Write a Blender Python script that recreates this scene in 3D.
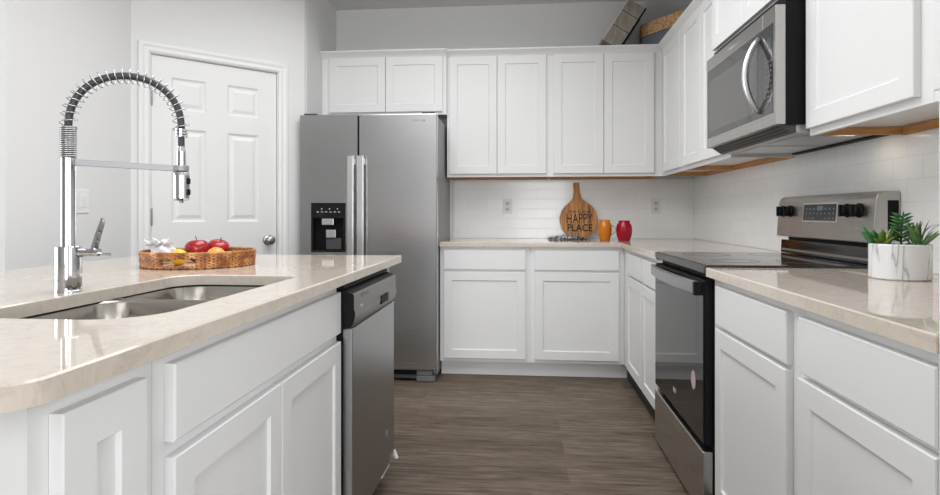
import bpy, bmesh, math, random
from mathutils import Vector, Matrix
random.seed(7)
S = bpy.context.scene
C = S.collection
for o in list(bpy.data.objects): bpy.data.objects.remove(o)

# ------------------------------------------------------------ camera, world, lights, exposure
cam = bpy.data.cameras.new('camera'); camo = bpy.data.objects.new('camera', cam); C.objects.link(camo)
cam.sensor_fit = 'HORIZONTAL'; cam.sensor_width = 36.0
cam.lens = 584.7861 / 940 * 36.0
cam.shift_y = -33.27 / 940
cam.clip_start = 0.02
camo.location = (-0.6426, -3.9188, 1.1013)
camo.rotation_euler = (math.pi / 2, 0, 0.0891)
S.camera = camo

w = bpy.data.worlds.new('world'); S.world = w; w.use_nodes = True
w.node_tree.nodes['Background'].inputs[0].default_value = (0.95, 0.98, 1.0, 1)
w.node_tree.nodes['Background'].inputs[1].default_value = 0.8

def area(name, loc, rot, sx, sy, power, col=(1, 1, 1), spread=180):
    l = bpy.data.lights.new(name, 'AREA'); l.shape = 'RECTANGLE'; l.size = sx; l.size_y = sy
    l.energy = power; l.color = col; l.spread = math.radians(spread)
    o = bpy.data.objects.new(name, l); C.objects.link(o); o.location = loc; o.rotation_euler = rot
    return o
# ceiling lights over the aisle and over the room behind, window daylight from rear and left, added fill from the right
area('ceiling_light_kitchen', (-1.15, -1.75, 2.70), (0, 0, 0), 1.5, 2.4, 38, (.975, .985, 1), 168)
area('ceiling_light_room', (-1.6, -6.0, 2.70), (0, 0, 0), 2.2, 2.0, 20, (.985, .99, 1))
area('fill_light_right', (2.45, -5.0, 1.45), (math.radians(90), 0, math.radians(90)), 3.0, 2.0, 40, (.94, .97, 1))  # added fill for the left wall and island front, no window known here
area('window_light_rear', (0.5, -9.45, 1.5), (math.radians(90), 0, 0), 2.6, 2.1, 128, (.94, .97, 1))
area('window_light_left', (-6.05, -4.0, 1.5), (math.radians(90), 0, math.radians(-90)), 3.4, 2.0, 84, (.91, .955, 1))

vs = S.view_settings
S.display_settings.display_device = 'sRGB'
vs.view_transform = 'Standard'; vs.look = 'None'; vs.gamma = 1.0; vs.use_curve_mapping = False
vs.exposure = 0.41
S.cycles.use_denoising = True
S.cycles.max_bounces = 10; S.cycles.diffuse_bounces = 5; S.cycles.glossy_bounces = 5
S.cycles.caustics_reflective = False; S.cycles.caustics_refractive = False
S.cycles.sample_clamp_indirect = 6

# ------------------------------------------------------------ materials
def mat(name, col, rough=.5, metal=0.0, spec=None, coat=0, trans=0, ior=None, emit=None):
    m = bpy.data.materials.new(name); m.use_nodes = True
    b = m.node_tree.nodes['Principled BSDF']
    b.inputs['Base Color'].default_value = (*col, 1); b.inputs['Roughness'].default_value = rough
    b.inputs['Metallic'].default_value = metal
    if spec is not None: b.inputs['Specular IOR Level'].default_value = spec
    if coat: b.inputs['Coat Weight'].default_value = coat; b.inputs['Coat Roughness'].default_value = .05
    if trans: b.inputs['Transmission Weight'].default_value = trans
    if ior: b.inputs['IOR'].default_value = ior
    if emit: b.inputs['Emission Color'].default_value = (*emit[0], 1); b.inputs['Emission Strength'].default_value = emit[1]
    return m
def nt(m): return m.node_tree.nodes, m.node_tree.links, m.node_tree.nodes['Principled BSDF']
def coords(m, scale=(1, 1, 1), rot=(0, 0, 0), kind='Position'):
    n, l, b = nt(m)
    mp = n.new('ShaderNodeMapping'); mp.inputs['Scale'].default_value = scale; mp.inputs['Rotation'].default_value = rot
    if kind == 'Position':
        g = n.new('ShaderNodeNewGeometry'); l.new(g.outputs['Position'], mp.inputs['Vector'])
    else:
        g = n.new('ShaderNodeTexCoord'); l.new(g.outputs['Object'], mp.inputs['Vector'])
    return mp.outputs['Vector']
def noise(m, vec, scale, detail=4, rough=.5, dist=0):
    n, l, b = nt(m); t = n.new('ShaderNodeTexNoise'); l.new(vec, t.inputs['Vector'])
    t.inputs['Scale'].default_value = scale; t.inputs['Detail'].default_value = detail
    t.inputs['Roughness'].default_value = rough; t.inputs['Distortion'].default_value = dist
    return t.outputs['Fac']
def ramp(m, fac, stops):
    n, l, b = nt(m); r = n.new('ShaderNodeValToRGB'); l.new(fac, r.inputs['Fac'])
    e = r.color_ramp.elements
    while len(e) < len(stops): e.new(.5)
    for k, (p, c) in enumerate(stops): e[k].position = p; e[k].color = (*c, 1)
    return r.outputs['Color']
def bump(m, fac, strength, dist=.002):
    n, l, b = nt(m); t = n.new('ShaderNodeBump'); l.new(fac, t.inputs['Height'])
    t.inputs['Strength'].default_value = strength; t.inputs['Distance'].default_value = dist
    l.new(t.outputs['Normal'], b.inputs['Normal'])
def link_col(m, c): n, l, b = nt(m); l.new(c, b.inputs['Base Color'])

M = {}
M['wall'] = mat('wall_paint', (.74, .74, .735), .9)
bump(M['wall'], noise(M['wall'], coords(M['wall']), 90, 2), .12, .002)
M['ceiling'] = mat('ceiling_paint', (.72, .72, .71), .95)
bump(M['ceiling'], noise(M['ceiling'], coords(M['ceiling']), 70, 2), .2, .003)
M['trim'] = mat('trim_paint', (.78, .78, .775), .4)
M['cab'] = mat('cabinet_paint', (.77, .77, .765), .42)
M['cab_in'] = mat('cabinet_underside', (.68, .66, .63), .5)
M['wood_edge'] = mat('cabinet_wood_edge', (.5, .25, .09), .5)
v = coords(M['wood_edge'], (3, 3, 40)); link_col(M['wood_edge'], ramp(M['wood_edge'], noise(M['wood_edge'], v, 3), [(.3, (.42, .2, .065)), (.7, (.6, .33, .13))]))
# quartz
M['quartz'] = mat('quartz', (.645, .57, .49), .04)
v = coords(M['quartz'])
n, l, b = nt(M['quartz'])
wv = noise(M['quartz'], v, 5.5, 7, .62, 1.0)
vein = ramp(M['quartz'], wv, [(.0, (.635, .56, .48)), (.47, (.645, .57, .49)), (.488, (.57, .50, .43)), (.506, (.645, .57, .49)), (1, (.665, .59, .51))])
sp = ramp(M['quartz'], noise(M['quartz'], v, 45, 4), [(.36, (.94, .94, .94)), (.58, (1, 1, 1))])
mx = n.new('ShaderNodeMix'); mx.data_type = 'RGBA'; mx.blend_type = 'MULTIPLY'; mx.inputs[0].default_value = 1
l.new(vein, mx.inputs[6]); l.new(sp, mx.inputs[7]); l.new(mx.outputs[2], b.inputs['Base Color'])
# stainless
def steel(name, col, rough, axis):
    m = mat(name, col, rough, 1.0)
    sc = {'x': (2, 180, 180), 'y': (180, 2, 180), 'z': (180, 180, 2)}[axis]
    f = noise(m, coords(m, sc), 4, 3)
    n, l, b = nt(m)
    mr = n.new('ShaderNodeMapRange'); l.new(f, mr.inputs[0]); mr.inputs[3].default_value = rough - .05; mr.inputs[4].default_value = rough + .07
    l.new(mr.outputs[0], b.inputs['Roughness'])
    bump(m, f, .03, .0005)
    return m
M['steel_x'] = steel('stainless_brushed_across', (.50, .50, .505), .24, 'x')
M['steel_y'] = steel('stainless_brushed_along', (.5, .485, .47), .28, 'y')
M['steel_z'] = steel('stainless_brushed_upright', (.52, .52, .52), .3, 'z')
M['trim_dark'] = steel('dark_trim_metal', (.13, .13, .13), .3, 'y')
M['steel_dw'] = steel('stainless_dishwasher', (.40, .40, .405), .3, 'y')
M['steel_dark'] = steel('stainless_dark', (.3, .29, .28), .36, 'y')
M['steel_sink'] = steel('stainless_sink', (.43, .40, .36), .22, 'y')
M['handle'] = mat('satin_handle', (.78, .78, .78), .3, 1)
M['chrome'] = mat('chrome', (.60, .61, .63), .06, 1)
M['bar'] = mat('satin_chrome', (.36, .36, .37), .5, .6)
M['spring'] = mat('spring_steel', (.5, .5, .51), .25, 1)
M['hose'] = mat('dark_hose', (.05, .05, .055), .45)
M['fridge_side'] = mat('fridge_side_grey', (.27, .27, .27), .45)
M['black'] = mat('black_plastic', (.010, .010, .011), .5, spec=.12)
M['blackgloss'] = mat('black_gloss', (.006, .006, .007), .08)
M['ovenglass'] = mat('oven_glass', (.012, .012, .012), .04, spec=.42)
M['mwglass'] = mat('microwave_glass', (.03, .03, .03), .05, spec=1.0)
M['cooktop'] = mat('cooktop_glass', (.014, .013, .013), .06, spec=.8)
M['ring'] = mat('cooktop_ring', (.10, .10, .10), .2)
M['darkgrey'] = mat('dark_grey', (.06, .06, .062), .45)
M['midgrey'] = mat('mid_grey', (.28, .28, .28), .45)
M['white'] = mat('white_plastic', (.8, .8, .79), .4)
M['print'] = mat('light_print', (.5, .5, .5), .5)
M['disp'] = mat('display_glass', (.03, .035, .045), .1)
M['nickel'] = mat('satin_nickel', (.42, .41, .39), .28, 1)
M['lamp'] = mat('lamp_lens', (1, .9, .75), .4, emit=((1, .82, .6), 6))
M['kick_dark'] = mat('near_black_kick', (.015, .015, .015), .6)  # near-black on the right-run toe boards; the back run stays cabinet white

# floor planks (run along X)
m = M['floor'] = mat('vinyl_plank', (.13, .1, .08), .5, spec=.2)
n, l, b = nt(m); v = coords(m)
br = n.new('ShaderNodeTexBrick'); l.new(v, br.inputs['Vector'])
br.offset = .37; br.offset_frequency = 2
for k, val in {'Scale': 1, 'Mortar Size': .0010, 'Mortar Smooth': .1, 'Bias': 0, 'Brick Width': 1.22, 'Row Height': .15}.items(): br.inputs[k].default_value = val
br.inputs['Color1'].default_value = (.15, .15, .15, 1); br.inputs['Color2'].default_value = (.95, .95, .95, 1); br.inputs['Mortar'].default_value = (0, 0, 0, 1)
grain = noise(m, coords(m, (1.6, 20, 1)), 2.6, 9, .7, .8)
fine = noise(m, coords(m, (4, 120, 1)), 2, 4, .6)
def mathn(op, a, bb):
    t = n.new('ShaderNodeMath'); t.operation = op
    for i, q in enumerate((a, bb)):
        if isinstance(q, (int, float)): t.inputs[i].default_value = q
        else: l.new(q, t.inputs[i])
    return t.outputs[0]
bw = n.new('ShaderNodeRGBToBW'); l.new(br.outputs['Color'], bw.inputs[0])
tot = mathn('ADD', mathn('MULTIPLY', bw.outputs[0], .13), mathn('ADD', mathn('MULTIPLY', grain, .70), mathn('MULTIPLY', fine, .24)))
link_col(m, ramp(m, tot, [(.36, (.03, .021, .014)), (.46, (.09, .066, .047)), (.55, (.138, .104, .077)), (.66, (.22, .176, .136))]))
bump(m, tot, .08, .001)

# subway tile: u axis chosen per wall
def tile(name, axis):
    m = mat(name, (.78, .78, .77), .16)
    n, l, b = nt(m)
    g = n.new('ShaderNodeNewGeometry'); sx = n.new('ShaderNodeSeparateXYZ'); l.new(g.outputs['Position'], sx.inputs[0])
    cb = n.new('ShaderNodeCombineXYZ'); l.new(sx.outputs[axis], cb.inputs[0])
    t = n.new('ShaderNodeMath'); t.operation = 'SUBTRACT'; l.new(sx.outputs['Z'], t.inputs[0]); t.inputs[1].default_value = .914; l.new(t.outputs[0], cb.inputs[1])
    br = n.new('ShaderNodeTexBrick'); l.new(cb.outputs[0], br.inputs['Vector']); br.offset = .5; br.offset_frequency = 2
    for k, val in {'Scale': 1, 'Mortar Size': .0016, 'Mortar Smooth': .3, 'Brick Width': .1524, 'Row Height': .0762}.items(): br.inputs[k].default_value = val
    br.inputs['Color1'].default_value = (.80, .80, .795, 1); br.inputs['Color2'].default_value = (.83, .83, .825, 1); br.inputs['Mortar'].default_value = (.75, .75, .745, 1)
    l.new(br.outputs['Color'], b.inputs['Base Color'])
    iv = n.new('ShaderNodeMath'); iv.operation = 'SUBTRACT'; iv.inputs[0].default_value = 1; l.new(br.outputs['Fac'], iv.inputs[1])
    bump(m, iv.outputs[0], .35, .002)
    return m
M['tile_x'] = tile('subway_tile_back', 'X'); M['tile_y'] = tile('subway_tile_side', 'Y')

# ------------------------------------------------------------ helpers
def obj(name, bm, m, parent=None, smooth=False, bevel=0, recalc=True):
    if recalc: bmesh.ops.recalc_face_normals(bm, faces=bm.faces)
    me = bpy.data.meshes.new(name); bm.to_mesh(me); bm.free()
    ms = m if isinstance(m, (list, tuple)) else [m]
    for q in ms: me.materials.append(q)
    if smooth:
        for p in me.polygons: p.use_smooth = True
    o = bpy.data.objects.new(name, me); C.objects.link(o)
    if bevel:
        b = o.modifiers.new('bevel', 'BEVEL'); b.width = bevel; b.segments = 2; b.limit_method = 'ANGLE'; b.angle_limit = math.radians(40)
    if parent:
        o.parent = parent
        o.matrix_parent_inverse = Matrix.Translation(-world_loc(parent)) if parent.type == 'EMPTY' else Matrix.Identity(4)
    return o
def world_loc(o): return Vector(o.location)
def tag(o, label=None, cat=None, group=None, kind=None):
    if label: o['label'] = label
    if cat: o['category'] = cat
    if group: o['group'] = group
    if kind: o['kind'] = kind
    return o
def thing(name, label, cat, loc, group=None):
    o = bpy.data.objects.new(name, None); C.objects.link(o); o.location = loc; o.empty_display_size = .05
    return tag(o, label, cat, group)
def B(): return bmesh.new()
def box(bm, x0, x1, y0, y1, z0, z1, mi=0):
    if x0 > x1: x0, x1 = x1, x0
    if y0 > y1: y0, y1 = y1, y0
    if z0 > z1: z0, z1 = z1, z0
    V = [bm.verts.new(p) for p in ((x0, y0, z0), (x1, y0, z0), (x1, y1, z0), (x0, y1, z0), (x0, y0, z1), (x1, y0, z1), (x1, y1, z1), (x0, y1, z1))]
    for f in ((3, 2, 1, 0), (4, 5, 6, 7), (0, 1, 5, 4), (1, 2, 6, 5), (2, 3, 7, 6), (3, 0, 4, 7)):
        q = bm.faces.new([V[i] for i in f]); q.material_index = mi
    return bm
def bx(*a, mi=0): return box(B(), *a, mi=mi)
def loft(bm, rings, cap0=True, cap1=True, closed=True, mi=0):
    R = [[bm.verts.new(p) for p in r] for r in rings]
    n = len(R[0])
    for a, b2 in zip(R, R[1:]):
        for i in range(n if closed else n - 1):
            j = (i + 1) % n
            f = bm.faces.new((a[i], a[j], b2[j], b2[i])); f.material_index = mi
    if cap0 and n > 2: bm.faces.new(list(reversed(R[0]))).material_index = mi
    if cap1 and n > 2: bm.faces.new(R[-1]).material_index = mi
    return R
def lathe(bm, prof, c=(0, 0, 0), n=32, axis='z', cap=True, sx=1, sy=1):
    rings = []
    for r, h in prof:
        ring = []
        for k in range(n):
            a = 2 * math.pi * k / n; p = (r * math.cos(a) * sx, r * math.sin(a) * sy, h)
            if axis == 'x': p = (p[2], p[0], p[1])
            elif axis == 'y': p = (p[0], p[2], p[1])
            ring.append((c[0] + p[0], c[1] + p[1], c[2] + p[2]))
        rings.append(ring)
    loft(bm, rings, cap, cap)
def tube(bm, pts, r, n=10, radii=None, cap=True, closed=False):
    pts = [Vector(p) for p in pts]; rings = []; N = len(pts)
    up = None
    for i, p in enumerate(pts):
        t = (pts[(i + 1) % N] - pts[i - 1]) if (closed or 0 < i < N - 1) else (pts[1] - pts[0] if i == 0 else pts[-1] - pts[-2])
        t.normalize()
        if up is None:
            up = Vector((0, 0, 1)) if abs(t.z) < .9 else Vector((1, 0, 0))
        s = t.cross(up); s.normalize(); up = s.cross(t); up.normalize()
        rr = radii[i] if radii else r
        rings.append([p + (s * math.cos(2 * math.pi * k / n) + up * math.sin(2 * math.pi * k / n)) * rr for k in range(n)])
    if closed: rings.append(rings[0])
    R = loft(bm, rings, cap and not closed, cap and not closed)
    return bm
def rrect(x0, x1, y0, y1, z, r, n=8):
    """rounded rectangle loop; r may be four radii: (x0,y0),(x1,y0),(x1,y1),(x0,y1)"""
    rs = r if isinstance(r, (tuple, list)) else (r,) * 4
    P = []
    for (cx, cy, a0), q in zip(((x0, y0, 180), (x1, y0, 270), (x1, y1, 0), (x0, y1, 90)), rs):
        ox = cx + (q if cx == x0 else -q); oy = cy + (q if cy == y0 else -q)
        for k in range(n + 1):
            a = math.radians(a0 + 90 * k / n); P.append((ox + q * math.cos(a), oy + q * math.sin(a), z))
    return P
def panel(O, U, N, u0, u1, z0, z1, rings):
    """slab front built of nested rectangles (inset, height along N)"""
    O, U, N = Vector(O), Vector(U), Vector(N); bm = B(); R = []
    for i, h in rings:
        R.append([O + U * u + N * h + Vector((0, 0, z)) for u, z in ((u0 + i, z0 + i), (u1 - i, z0 + i), (u1 - i, z1 - i), (u0 + i, z1 - i))])
    loft(bm, R)
    return bm
SHAKER = [(0, 0), (0, .017), (.002, .019), (.057, .019), (.061, .012), (.064, .0115)]
FLAT = [(0, 0), (0, .016), (.003, .019)]
AX = {'-y': ((1, 0, 0), (0, -1, 0)), '-x': ((0, 1, 0), (-1, 0, 0)), '+x': ((0, 1, 0), (1, 0, 0))}
def front(name, parent, face, plane, u0, u1, z0, z1, rings, label=None):
    U, N = AX[face]
    O = (0, plane, 0) if face == '-y' else (plane, 0, 0)
    o = obj(name, panel(O, U, N, min(u0, u1), max(u0, u1), z0, z1, rings), M['cab'], parent)
    if label: o['label'] = label
    return o

# ------------------------------------------------------------ the setting
YB, XR, ZC = .6388, .6554, 2.73
XL = -2.858
def struct(name, bm, m, **k):
    o = obj(name, bm, m, **k); o['kind'] = 'structure'; return o
struct('floor', bx(-6.2, 2.6, -9.6, .75, -.05, 0), M['floor'])
struct('ceiling', bx(-6.2, 2.6, -9.6, .75, ZC, ZC + .05), M['ceiling'])
struct('wall_back', bx(-2.122, XR, YB, YB + .11, 0, ZC), M['wall'])
struct('wall_right', bx(XR, XR + .11, -2.945, YB + .11, 0, ZC), M['wall'])
struct('wall_stub', bx(.004, XR + .11, -3.065, -2.947, 0, ZC), M['wall'])
struct('wall_fridge', bx(-2.232, -2.122, .0, YB + .11, 0, ZC), M['wall'])
struct('wall_rear', bx(-6.2, 2.6, -9.6, -9.5, 0, ZC), M['wall'])
struct('wall_far_right', bx(2.5, 2.6, -9.5, -3.065, 0, ZC), M['wall'])
struct('wall_front_right', bx(XR + .11, 2.5, -3.065, -2.947, 0, ZC), M['wall'])
struct('wall_left', bx(XL - .11, XL, -1.592, -.70, 0, ZC), M['wall'])
struct('wall_left_return', bx(-6.2, XL - .11, -1.592, -1.48, 0, ZC), M['wall'])
struct('wall_far_left', bx(-6.2, -6.1, -9.5, -1.592, 0, ZC), M['wall'])
# diagonal pantry wall, from (XL, -.778) to (-2.122,-.042), with a door opening
s2 = math.sqrt(.5)
DU, DN = Vector((s2, s2, 0)), Vector((s2, -s2, 0))
DO = Vector((XL, XL + 2.08, 0))
DLEN = (-2.122 - XL) / s2
def dp(u, nn, z): return DO + DU * u + DN * nn + Vector((0, 0, z))
def dbox(bm, u0, u1, n0, n1, z0, z1):
    V = [bm.verts.new(dp(u, q, z)) for z in (z0, z1) for u, q in ((u0, n0), (u1, n0), (u1, n1), (u0, n1))]
    for f in ((3, 2, 1, 0), (4, 5, 6, 7), (0, 1, 5, 4), (1, 2, 6, 5), (2, 3, 7, 6), (3, 0, 4, 7)): bm.faces.new([V[i] for i in f])
    return bm
u0 = (-2.786 - XL) / s2; u1 = (-2.257 - XL) / s2
bm = B(); dbox(bm, 0, u0 - .012, -.11, 0, 0, ZC); dbox(bm, u1 + .012, DLEN, -.11, 0, 0, ZC); dbox(bm, u0 - .012, u1 + .012, -.11, 0, 2.042, ZC)
struct('wall_pantry', bm, M['wall'])
# door_1: a six panel door
bm = B()
cols = [(u0 + .105, u0 + .325), (u1 - .330, u1 - .112)]
cols = [((-2.708 - XL) / s2, (-2.569 - XL) / s2), ((-2.481 - XL) / s2, (-2.340 - XL) / s2)]
rows = [(.24, .83), (1.054, 1.612), (1.722, 1.915)]
t0 = -.012
us = [u0 + .003, cols[0][0], cols[0][1], cols[1][0], cols[1][1], u1 - .003]
zs = [.012, rows[0][0], rows[0][1], rows[1][0], rows[1][1], rows[2][0], rows[2][1], 2.032]
for i in range(5):
    for j in range(7):
        if i in (1, 3) and j in (1, 3, 5):
            loft(bm, [[dp(u, t0 + h, z) for u, z in ((us[i] + d, zs[j] + d), (us[i + 1] - d, zs[j] + d), (us[i + 1] - d, zs[j + 1] - d), (us[i] + d, zs[j + 1] - d))] for d, h in ((0, 0), (.012, -.009), (.022, -.009), (.042, -.002))], cap0=False)
        else:
            bm.faces.new([bm.verts.new(dp(u, t0, z)) for u, z in ((us[i], zs[j]), (us[i + 1], zs[j]), (us[i + 1], zs[j + 1]), (us[i], zs[j + 1]))])
bmesh.ops.remove_doubles(bm, verts=bm.verts, dist=1e-5)
e = [q for q in bm.edges if q.is_boundary]
r = bmesh.ops.extrude_edge_only(bm, edges=e)
for q in r['geom']:
    if isinstance(q, bmesh.types.BMVert): q.co -= DN * .032
bm.faces.new([bm.verts.new(dp(u, t0 - .032, z)) for u, z in ((us[0], zs[0]), (us[0], zs[-1]), (us[-1], zs[-1]), (us[-1], zs[0]))])
bmesh.ops.remove_doubles(bm, verts=bm.verts, dist=1e-5)
door = struct('door_1', bm, M['trim'])
# casing, jamb
bm = B()
cw = .062
def cas(u_a, u_b, z_a, z_b, hz):
    dbox(bm, u_a, u_b, 0.0005, .012, z_a, z_b)
bmc = B()
prof = [(.0, .0005), (.0, .010), (.012, .016), (.030, .014), (.042, .019), (cw - .004, .019), (cw, .016), (cw, .0005)]   # from inner edge outward
ui, uo, zi = u0 - .006, u1 + .006, 2.038
path = []
for q, h in prof:
    path.append([dp(ui - q, h, 0), dp(ui - q, h, zi + q), dp(uo + q, h, zi + q), dp(uo + q, h, 0)])
R = [[bmc.verts.new(p) for p in r] for r in path]
for a, b2 in zip(R, R[1:]):
    for i in range(3): bmc.faces.new((a[i], a[i + 1], b2[i + 1], b2[i]))
struct('trim_casing', bmc, M['trim'])
bm = B(); dbox(bm, u0 - .0115, u0 - .0005, -.10, .0, 0, 2.034); dbox(bm, u1 + .0005, u1 + .0115, -.10, .0, 0, 2.034); dbox(bm, u0 - .0115, u1 + .0115, -.10, .0, 2.0345, 2.0415)
struct('trim_jamb', bm, M['trim'])
# knob, latch and hinges (parts of the door)
kc = dp((-2.299 - XL) / s2, t0, .932)
bm = B()
rot = Matrix.Translation(kc) @ DN.to_track_quat('Z', 'Y').to_matrix().to_4x4()
lathe(bm, [(.034, .0), (.034, .004), (.028, .009), (.013, .012), (.012, .03), (.02, .036), (.028, .046), (.029, .056), (.024, .064), (.010, .068)], n=28)
bm.transform(rot); o = obj('door_knob', bm, M['nickel'], smooth=True); o.parent = door; o['label'] = 'round satin nickel knob'
bm = B(); dbox(bm, u1 - .0029, u1 - .0003, -.034, -.011, .90, .965); o = obj('latch_plate', bm, M['nickel']); o.parent = door
for z in (1.785, 1.085, .25):
    bm = B(); lathe(bm, [(.0065, -.05), (.0065, .05)], n=12); bm.transform(Matrix.Translation(dp(u0 + .0015, -.004, z))); o = obj('hinge', bm, M['nickel'], smooth=False); o.parent = door
# baseboards
bm = B(); dbox(bm, 0.0, u0 - .07, .0005, .014, 0, .09); dbox(bm, u1 + .07, DLEN, .0005, .014, 0, .09); struct('baseboard_pantry', bm, M['trim'])
struct('baseboard_left', bx(XL + .0005, XL + .014, -1.592, -.80, 0, .09), M['trim'])
# tiles
struct('trim_backsplash_back', bx(-1.168, XR - .0085, YB - .008, YB - .0005, .9145, 1.372), M['tile_x'])
struct('trim_backsplash_right', bx(XR - .008, XR - .0005, -2.945, YB - .0005, .9145, 1.40), M['tile_y'])
struct('trim_tile_edge', bx(-1.178, -1.1685, YB - .010, YB - .0005, .9145, 1.36), M['trim'])

# ------------------------------------------------------------ base cabinets
def carcass(parent, x0, x1, y0, y1, z0=.105, z1=.8825):
    return obj('carcass', bx(x0, x1, y0, y1, z0, z1), M['cab'], parent)
def base_back(x0, x1, label, d0, d1):
    t = thing('base_cabinet', label, 'cabinet', ((x0 + x1) / 2, .34, 0), 'white base cabinets')
    carcass(t, x0, x1, .03, YB - .001)
    obj('toe_kick', bx(x0, x1 + (.031 if x1 > 0 else .001), .094, .109, 0, .1045), M['cab'], t)
    front('drawer_front', t, '-y', .0295, d0, d1, .727, .858, FLAT)
    front('door', t, '-y', .0295, d0, d1, .129, .713, SHAKER)
base_back(-1.199, -.592, 'white shaker base cabinet standing beside the refrigerator', -1.174, -.62)
base_back(-.591, .0285, 'white shaker base cabinet below the round wooden board, in the inner corner', -.561, -.006)
def base_right(y0, y1, label, d0, d1, far, kick):
    t = thing('base_cabinet', label, 'cabinet', (.34, (y0 + y1) / 2, 0), 'white base cabinets')
    carcass(t, .03, XR - .009, y1, y0)
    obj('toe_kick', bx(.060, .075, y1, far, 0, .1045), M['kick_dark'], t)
    front('drawer_front', t, '-x', .0295, d0, d1, .727, .858, FLAT)
    front('door', t, '-x', .0295, d0, d1, .129, .713, SHAKER)
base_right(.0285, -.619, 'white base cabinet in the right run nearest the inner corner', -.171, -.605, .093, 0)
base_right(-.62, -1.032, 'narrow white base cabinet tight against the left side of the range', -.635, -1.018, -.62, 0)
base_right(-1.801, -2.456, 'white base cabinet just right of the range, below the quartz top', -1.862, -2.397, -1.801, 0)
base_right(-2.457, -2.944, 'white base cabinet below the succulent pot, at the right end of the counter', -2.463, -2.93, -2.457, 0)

# countertops
def slab(name, outer, holes, z0, z1, label, ez=.003):
    bm = B()
    def loop(P, z, inset=0): return [bm.verts.new((x, y, z)) for x, y in P]
    def offs(P, d):
        out = []; n = len(P)
        for i in range(n):
            a, b2, c = Vector(P[i - 1]), Vector(P[i]), Vector(P[(i + 1) % n])
            e1 = (b2 - a).normalized(); e2 = (c - b2).normalized()
            n1 = Vector((-e1.y, e1.x)); n2 = Vector((-e2.y, e2.x)); s = n1 + n2
            k = d / max(.3, (1 + n1.dot(n2)) / 2) / 2 if s.length > 1e-6 else d
            out.append((b2.x + s.x * k, b2.y + s.y * k))
        return out
    alltop = []; allbot = []
    for P in [outer] + holes:
        b0 = loop(P, z0); b1 = loop(P, z1 - ez); b3 = loop(offs(P, ez), z1)
        for L1, L2 in ((b0, b1), (b1, b3)):
            for i in range(len(P)): bm.faces.new((L1[i - 1], L1[i], L2[i], L2[i - 1]))
        alltop.append(b3); allbot.append(b0)
    for LL in (alltop, allbot):
        ed = []
        for L in LL:
            for i in range(len(L)):
                ed.append(bm.edges.get((L[i - 1], L[i])))
        bmesh.ops.triangle_fill(bm, edges=ed, use_beauty=True, use_dissolve=False)
    o = obj(name, bm, M['quartz']); tag(o, label, 'countertop'); return o
def p2(L): return [(x, y) for x, y, z in L]
slab('countertop', [(-1.2, 0), (0, 0), (0, -1.034), (XR - .009, -1.034), (XR - .009, YB - .009), (-1.2, YB - .009)], [], .883, .914,
     'L-shaped beige quartz countertop under the wooden board, running to the range')
slab('countertop', [(0, -2.9455), (XR - .009, -2.9455), (XR - .009, -1.7985), (0, -1.7985)], [], .883, .914,
     'short beige quartz countertop right of the range, carrying the succulent pot')
SX0, SX1, SY0, SY1 = -1.692, -1.317, -2.943, -2.186
outer = p2(rrect(-2.37, -1.19, -3.335, -1.29, 0, (.05, .05, .008, .008)))
hole = list(reversed(p2(rrect(SX0, SX1, SY0, SY1, 0, (.11, .11, .045, .08), 10))))
slab('island_countertop', outer, [hole], .883, .914, 'large beige quartz island top with a cut-out for the double sink')

# ------------------------------------------------------------ island
XF = -1.22
t = thing('island_cabinet', 'narrow white cabinet at the near end of the island', 'cabinet', (-1.5, -3.17, 0), 'white island cabinets')
carcass(t, -1.83, XF, -3.283, -3.0525); obj('toe_kick', bx(-1.31, -1.295, -3.283, -3.0525, 0, .1045), M['cab'], t)
front('door', t, '+x', XF + .0005, -3.252, -3.090, .13, .857, SHAKER)
t = thing('sink_cabinet', 'wide white island cabinet with two doors under the sink', 'cabinet', (-1.5, -2.6, 0), 'white island cabinets')
bm = B(); box(bm, XF - .02, XF, -3.0515, -2.1395, .105, .8825); box(bm, -1.83, -1.81, -3.0515, -2.1395, .105, .8825)
for y in (-3.0515, -2.1575): box(bm, -1.81, XF - .02, y, y + .018, .105, .8825)
box(bm, -1.81, XF - .02, -3.0335, -2.1575, .105, .123); obj('carcass', bm, M['cab'], t)
obj('toe_kick', bx(-1.31, -1.295, -3.0515, -2.1395, 0, .1045), M['cab'], t)
front('false_drawer_front', t, '+x', XF + .0005, -3.021, -2.152, .733, .860, FLAT)
front('door', t, '+x', XF + .0005, -3.021, -2.603, .13, .708, SHAKER)
front('door', t, '+x', XF + .0005, -2.598, -2.152, .13, .708, SHAKER)
o = obj('island_end_panel', bx(-1.83, -1.222, -1.529, -1.40, 0, .8825), M['cab'], bevel=.001)
tag(o, 'white end panel of the island beyond the dishwasher', 'panel')
o = obj('island_back_panel', bx(-1.93, -1.8315, -3.283, -1.40, 0, .8825), M['cab'], bevel=.001)
tag(o, 'white back panel closing the seating side of the island', 'panel')

# dishwasher
t = thing('dishwasher', 'stainless dishwasher set in the island end', 'dishwasher', (-1.5, -1.83, 0))
Y0, Y1 = -2.132, -1.531
obj('tub', bx(-1.80, -1.205, Y0 + .004, Y1 - .004, .10, .862), M['black'], t)
obj('kick_plate', bx(-1.30, -1.262, Y0 + .004, Y1 - .004, .0, .099), M['black'], t)
obj('door_panel', bx(-1.2045, -1.172, Y0 + .003, Y1 - .001, .105, .743), M['steel_dw'], t, bevel=.004)
bm = B()
pr = [(-1.2045, .745), (-1.176, .745), (-1.168, .760), (-1.163, .778), (-1.162, .792), (-1.166, .806), (-1.166, .848), (-1.170, .852), (-1.2045, .864)]
loft(bm, [[(x, y, z) for x, z in pr] for y in (Y0, Y1)])
cp = obj('control_panel', bm, [M['steel_dark'], M['black']], t)
for p in cp.data.polygons:
    if abs(p.normal.y) > .9 or p.normal.z > .8: p.material_index = 1
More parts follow.
